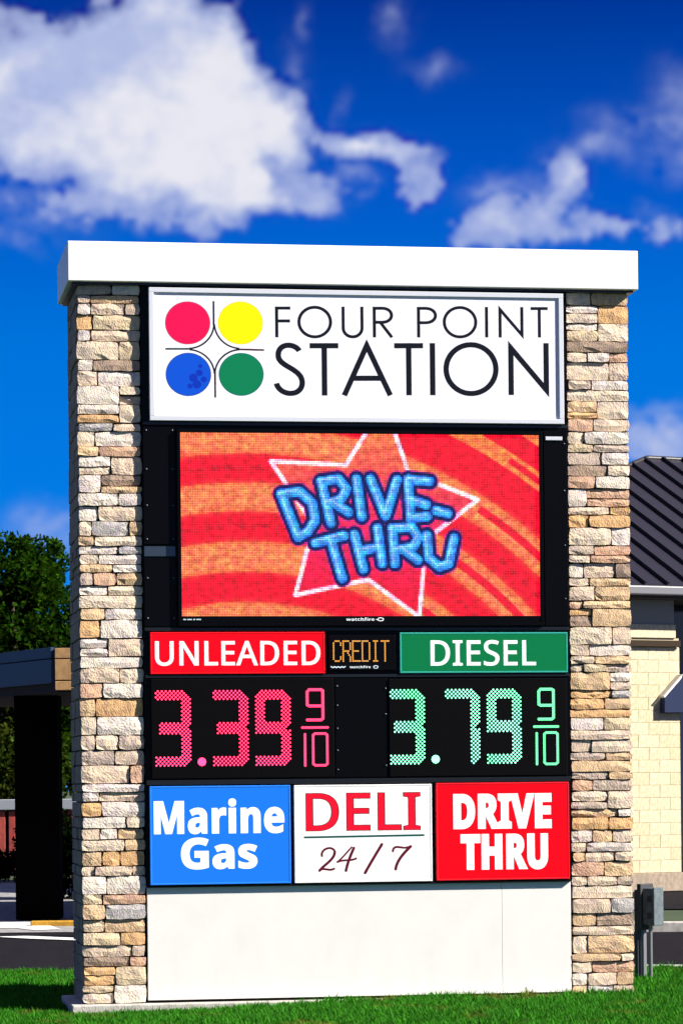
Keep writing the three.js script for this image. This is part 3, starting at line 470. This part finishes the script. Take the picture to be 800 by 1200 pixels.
  part('awning_side', metric(new THREE.ExtrudeGeometry(sh, { depth: 0.1, bevelEnabled: true, bevelSize: 0.01, bevelThickness: 0.01, bevelSegments: 1 }).translate(0, 0, 0.02)), dull([0.014, 0.022, 0.06], 0.5), aw);
  part('awning_trim', box(-0.05, 1.62, 3.432, 3.47, 0.0, 0.16, 0.006), trimW, aw);
  const tr = part('awning_trim', metric(new THREE.BoxGeometry(0.49, 0.035, 0.13)), trimW, aw); tr.position.set(-0.222, 3.278, 0.08); tr.rotation.z = 0.77;
}
// ------------------------------------------------------------------ canopy on the left
{
  const o = thing('drive_through_canopy', 'low dark canopy on a thick black post left of the sign', 'canopy', [-3.66, 0, -39.5]);
  const tan = std([0.47, 0.27, 0.105], 0.8, { map: rep(mottled, 1) }), dark = dull([0.008, 0.007, 0.007], 0.7), shadeNavy = dull([0.02, 0.045, 0.085], 0.5), post = dull([0.002, 0.0017, 0.0019], 0.95, 0.03);
  const prism = (pts, y0, y1) => { const s = new THREE.Shape(pts.map(([x, d]) => new THREE.Vector2(x, d))); return metric(new THREE.ExtrudeGeometry(s, { depth: y1 - y0, bevelEnabled: false }).rotateX(-Math.PI / 2).translate(0, y0, 0)); };
  const inset = (k) => [[k * 0.7, k], [6.4, k], [6.4, 7], [-3.55 + k, 7]];
  part('roof_slab', prism(inset(0.06), 2.98, 3.56), dark, o);
  for (const [a, b] of [[3.415, 3.545], [3.135, 3.40], [3.005, 3.12]]) part('front_band', box(0, 6.4, a, b, -0.058, 0, 0.006), tan, o, 'tan front edge in the sun');
  const L = Math.hypot(3.6, 7), ang = Math.atan2(7, -3.6);
  for (const [a, b] of [[3.42, 3.56], [3.10, 3.405]]) { const m = part('side_band', metric(new THREE.BoxGeometry(L, b - a, 0.05).translate(L / 2, (a + b) / 2, 0)), shadeNavy, o); m.position.set(-0.03, 0, -0.03); m.rotation.y = ang; }  // dark blue of the side bands has shade and sky reflection painted in
  part('post', box(-0.68, -0.1, 0, 2.98, -2.0, -1.4, 0.01), post, o); part('post', box(5.5, 6.1, 0, 2.98, -2.0, -1.4, 0.01), post, o); part('post', box(-2.6, -2.05, 0, 2.98, -6.6, -6.0, 0.01), post, o); part('post', box(5.5, 6.1, 0, 2.98, -6.6, -6.0, 0.01), post, o);
}
// ------------------------------------------------------------------ far left: wall, hedge, shrubs, trees
{
  const o = thing('red_fence', 'low fence of red boards with dark gaps and pale grey top behind the canopy post', 'fence', [-10.2, 0, -64]);
  const reds = [[0.46, 0.07, 0.05], [0.40, 0.055, 0.045], [0.50, 0.10, 0.07]].map((c) => std(c, 0.8, { map: rep(mottled, 0.8) }));
  part('backing', box(-0.05, 5.75, 0, 1.29, -0.1, -0.04), M.blackMatt, o);
  for (let i = 0; i < 28; i++) part('board', box(i * 0.205, i * 0.205 + 0.13, 0.05, 1.28 + rr(-0.01, 0.01), -0.038, 0.0 + rr(-0.004, 0.004), 0.006), reds[i % 3], o);
  part('coping', box(-0.1, 5.8, 1.30, 1.52, -0.2, 0.06, 0.015), std([0.30, 0.32, 0.36], 0.7), o);
}
function leafMat(rgb) { return new THREE.MeshPhysicalMaterial({ color: new THREE.Color().setRGB(...rgb), roughness: 0.75, specularIntensity: 0.4, transmission: 0.28, thickness: 0, vertexColors: true }); }
function foliage(rand, clumps, count, size, spread, squash = 1) {    // leaf-sized faces gathered in clumps
  const P = [], N = [], C = [], v = new THREE.Vector3(), a = new THREE.Vector3(), b = new THREE.Vector3(), n = new THREE.Vector3();
  for (let i = 0; i < count; i++) {
    const [cx, cy, cz, cr] = clumps[Math.floor(rand() * clumps.length)];
    v.set(rand() * 2 - 1, rand() * 2 - 1, rand() * 2 - 1); const l = v.length() || 1; v.multiplyScalar(cr * spread * Math.cbrt(rand()) / l); v.y *= squash;
    n.set(rand() * 2 - 1, rand() * 1.6 - 0.3, rand() * 2 - 1).normalize(); a.set(rand() - 0.5, rand() - 0.5, rand() - 0.5).cross(n).normalize(); b.crossVectors(n, a);
    const s = size * (0.6 + 0.8 * rand()), w = s * 0.5, x = cx + v.x, y = cy + v.y, z = cz + v.z, t = 0.7 + 0.6 * rand(), yel = rand();
    const p0 = [x - a.x * s, y - a.y * s, z - a.z * s], p1 = [x + b.x * w, y + b.y * w, z + b.z * w], p2 = [x + a.x * s, y + a.y * s, z + a.z * s], p3 = [x - b.x * w, y - b.y * w, z - b.z * w];
    P.push(...p0, ...p1, ...p2, ...p0, ...p2, ...p3); for (let k = 0; k < 6; k++) { N.push(n.x, n.y, n.z); C.push(t * (0.8 + 0.5 * yel), t, t * (0.9 - 0.3 * yel)); }
  }
  const g = new THREE.BufferGeometry(); g.setAttribute('position', new THREE.Float32BufferAttribute(P, 3)); g.setAttribute('normal', new THREE.Float32BufferAttribute(N, 3)); g.setAttribute('color', new THREE.Float32BufferAttribute(C, 3)); g.setAttribute('uv', new THREE.Float32BufferAttribute(new Float32Array(P.length / 3 * 2), 2));
  return g;
}
const bark = std([0.09, 0.065, 0.045], 0.95, { bumpMap: rep(fineBump, 2), bumpScale: 0.03 });
function limb(a, b, r0, r1) { const A = new THREE.Vector3(...a), B = new THREE.Vector3(...b), g = new THREE.CylinderGeometry(r1, r0, A.distanceTo(B), 7, 3); g.applyQuaternion(new THREE.Quaternion().setFromUnitVectors(new THREE.Vector3(0, 1, 0), B.clone().sub(A).normalize())); return g.translate((A.x + B.x) / 2, (A.y + B.y) / 2, (A.z + B.z) / 2); }
function tree(name, label, x, d, top, low, rx, rgb, leaves, size, seed, nClump = 46) {
  const rand = rng(seed), o = thing(name, label, 'tree', [x, 0, -d], 0), cy = (top + low) / 2, ry = (top - low) / 2, clumps = [], limbs = [limb([0, -0.1, 0], [0.1, cy - ry * 0.2, 0.05], rx * 0.085, rx * 0.05)];
  for (let i = 0; i < nClump; i++) {
    const u = rand() * 2 - 1, ph = rand() * 6.2832, q = Math.sqrt(1 - u * u), rr2 = 0.55 + 0.42 * Math.sqrt(rand()), cr = rx * (0.17 + 0.16 * rand());
    const c = [Math.cos(ph) * q * (rx - cr * 0.6) * rr2 * 1.04, cy + u * (ry - cr * 0.6) * rr2, Math.sin(ph) * q * (rx - cr * 0.6) * rr2, cr]; clumps.push(c);
    if (i % 3 === 0) limbs.push(limb([0.06, low * 0.75 + rand() * ry * 0.5, 0.02], [c[0] * 0.9, c[1] * 0.97, c[2] * 0.9], rx * 0.03, rx * 0.009));
  }
  part('trunk', metric(mergeGeometries(limbs)), bark, o);
  part('crown', foliage(rand, clumps, leaves, size, 1.12, 0.85), leafMat(rgb), o);
  return o;
}
tree('broadleaf_tree', 'large dark green broadleaf tree rising above the canopy at left', -7.5, 72, 8.2, 2.4, 3.5, [0.085, 0.25, 0.022], 52000, 0.08, 5, 46);
tree('background_tree', 'yellowish green tree seen under the canopy beside the black post', -10.2, 84, 6.2, 0.8, 3.4, [0.10, 0.24, 0.03], 16000, 0.13, 17);
tree('background_tree', 'darker tree behind the canopy close to the left stone pillar', -7.4, 92, 5.4, 1.0, 2.7, [0.025, 0.07, 0.014], 14000, 0.13, 23);
tree('background_tree', 'bluish green tree far off at the left edge of the picture', -15.5, 96, 8.2, 1.6, 4.6, [0.03, 0.07, 0.018], 16000, 0.17, 29);
function shrub(name, label, category, x, d, w, h, dp, rgb, leaves, size, seed, n = 16) {
  const rand = rng(seed), o = thing(name, label, category, [x, 0, -d], 0), cl = [], st = [];
  for (let i = 0; i < n; i++) { const c = [(rand() - 0.5) * w, h * (0.25 + 0.5 * rand()), (rand() - 0.5) * dp, h * 0.34]; cl.push(c); st.push(limb([c[0] * 0.85, -0.05, c[2] * 0.85], c.slice(0, 3), 0.018, 0.008)); }
  part('stem', metric(mergeGeometries(st)), bark, o); part('foliage', foliage(rand, cl, leaves, size, 1.1, 0.9), leafMat(rgb), o);
}
shrub('hedge', 'clipped dark green hedge behind the canopy post', 'hedge', -8.2, 58, 7.6, 0.66, 1.0, [0.03, 0.09, 0.016], 16000, 0.05, 41, 70);
shrub('shrub', 'tall loose shrub with pale yellowish leaves left of the canopy post', 'shrub', -7.2, 66, 1.1, 3.6, 1.0, [0.16, 0.27, 0.05], 7000, 0.075, 47, 20);
shrub('shrub', 'dark leafy shrub between the canopy post and the stone pillar', 'shrub', -4.35, 49, 0.9, 1.4, 0.8, [0.022, 0.05, 0.02], 4200, 0.06, 53, 16);

// ------------------------------------------------------------------ lawn grass: bent blades in tufts
{
  const rand = rng(71), P = [], idx = []; let base = 0;
  for (let k = 0; k < 11; k++) {
    const a = rand() * 6.2832, r = 0.03 * Math.sqrt(rand()), x = Math.cos(a) * r, z = Math.sin(a) * r, t = rand() * 6.2832, h = 0.038 + 0.045 * rand(), lean = 0.012 + 0.04 * rand(), w = 0.0032 + 0.0018 * rand(), dx = Math.cos(t), dz = Math.sin(t);
    const pts = [[0, 1, 0], [0.5, 0.8, 0.25], [1, 0.05, 1]];
    for (const [f, ww, l] of pts) for (const s of [-1, 1]) P.push(x + dx * lean * l - dz * w * ww * s, h * f * (1 - 0.15 * l), z + dz * lean * l + dx * w * ww * s);
    for (const q of [0, 2]) idx.push(base + q, base + q + 1, base + q + 2, base + q + 1, base + q + 3, base + q + 2); base += 6;
  }
  const g = new THREE.BufferGeometry(); g.setAttribute('position', new THREE.Float32BufferAttribute(P, 3)); g.setIndex(idx); g.computeVertexNormals(); g.setAttribute('uv', new THREE.Float32BufferAttribute(new Float32Array(base * 2), 2));
  const N = 70000, m = new THREE.InstancedMesh(g, new THREE.MeshPhysicalMaterial({ color: 0xffffff, roughness: 0.8, transmission: 0.3, thickness: 0, specularIntensity: 0.15 }), N);
  const M4 = new THREE.Matrix4(), Q = new THREE.Quaternion(), up = new THREE.Vector3(0, 1, 0), col = new THREE.Color(), cs = Math.cos(SIGN_TURN), sn = Math.sin(SIGN_TURN);
  let n = 0;
  while (n < N) {
    const x = -6.5 + 13 * rand(), d = 19.5 + 9.9 * rand(); if (d > roadEdge(x) - 0.02) continue;
    const wx = x - 0.126, wz = -d + 23.993, lx = wx * cs - wz * sn, lz = wx * sn + wz * cs;   // in the sign's own axes
    if (lx > -2.25 && lx < 2.31 && lz < 0.105 && lz > -1.13) continue;
    if (d > 25 && Math.abs(x) < 1.6 && rand() < 0.9) continue;
    const patch = n2(x * 0.8, d * 0.8) + 0.5 * n2(x * 2.7, d * 2.7), s = (0.7 + 0.6 * rand() + (rand() < 0.04 ? 0.7 * rand() : 0)) * (1 - 0.18 * Math.max(0, patch)) * (lx > -2.4 && lz > 0 && lz < 0.25 ? 0.75 + 0.5 * sm(lx, -1.6, 0.2) : 1);
    M4.compose(new THREE.Vector3(x, lawnH(x) - 0.006, -d), Q.setFromAxisAngle(up, rand() * 6.2832), new THREE.Vector3(s, s, s)); m.setMatrixAt(n, M4);
    const dry = sm(patch + 0.35 * (rand() - 0.5), 0.55, 1.1) * 0.8, v = 0.75 + 0.5 * rand();
    col.setRGB(lerp(0.032, 0.16, dry) * v, lerp(0.19, 0.14, dry) * v, lerp(0.006, 0.02, dry) * v); m.setColorAt(n, col); n++;
  }
  m.name = 'grass'; m.castShadow = m.receiveShadow = true; tag(m, 'bright green mown grass round the foot of the sign', 'grass', null, 'stuff'); scene.add(m);
}

const renderer = new THREE.WebGLRenderer({ antialias: true });
renderer.toneMapping = THREE.LinearToneMapping;
renderer.toneMappingExposure = EXPOSURE;
renderer.outputColorSpace = THREE.SRGBColorSpace;
renderer.shadowMap.enabled = true;
renderer.setSize(682, 1024);
renderer.render(scene, camera);
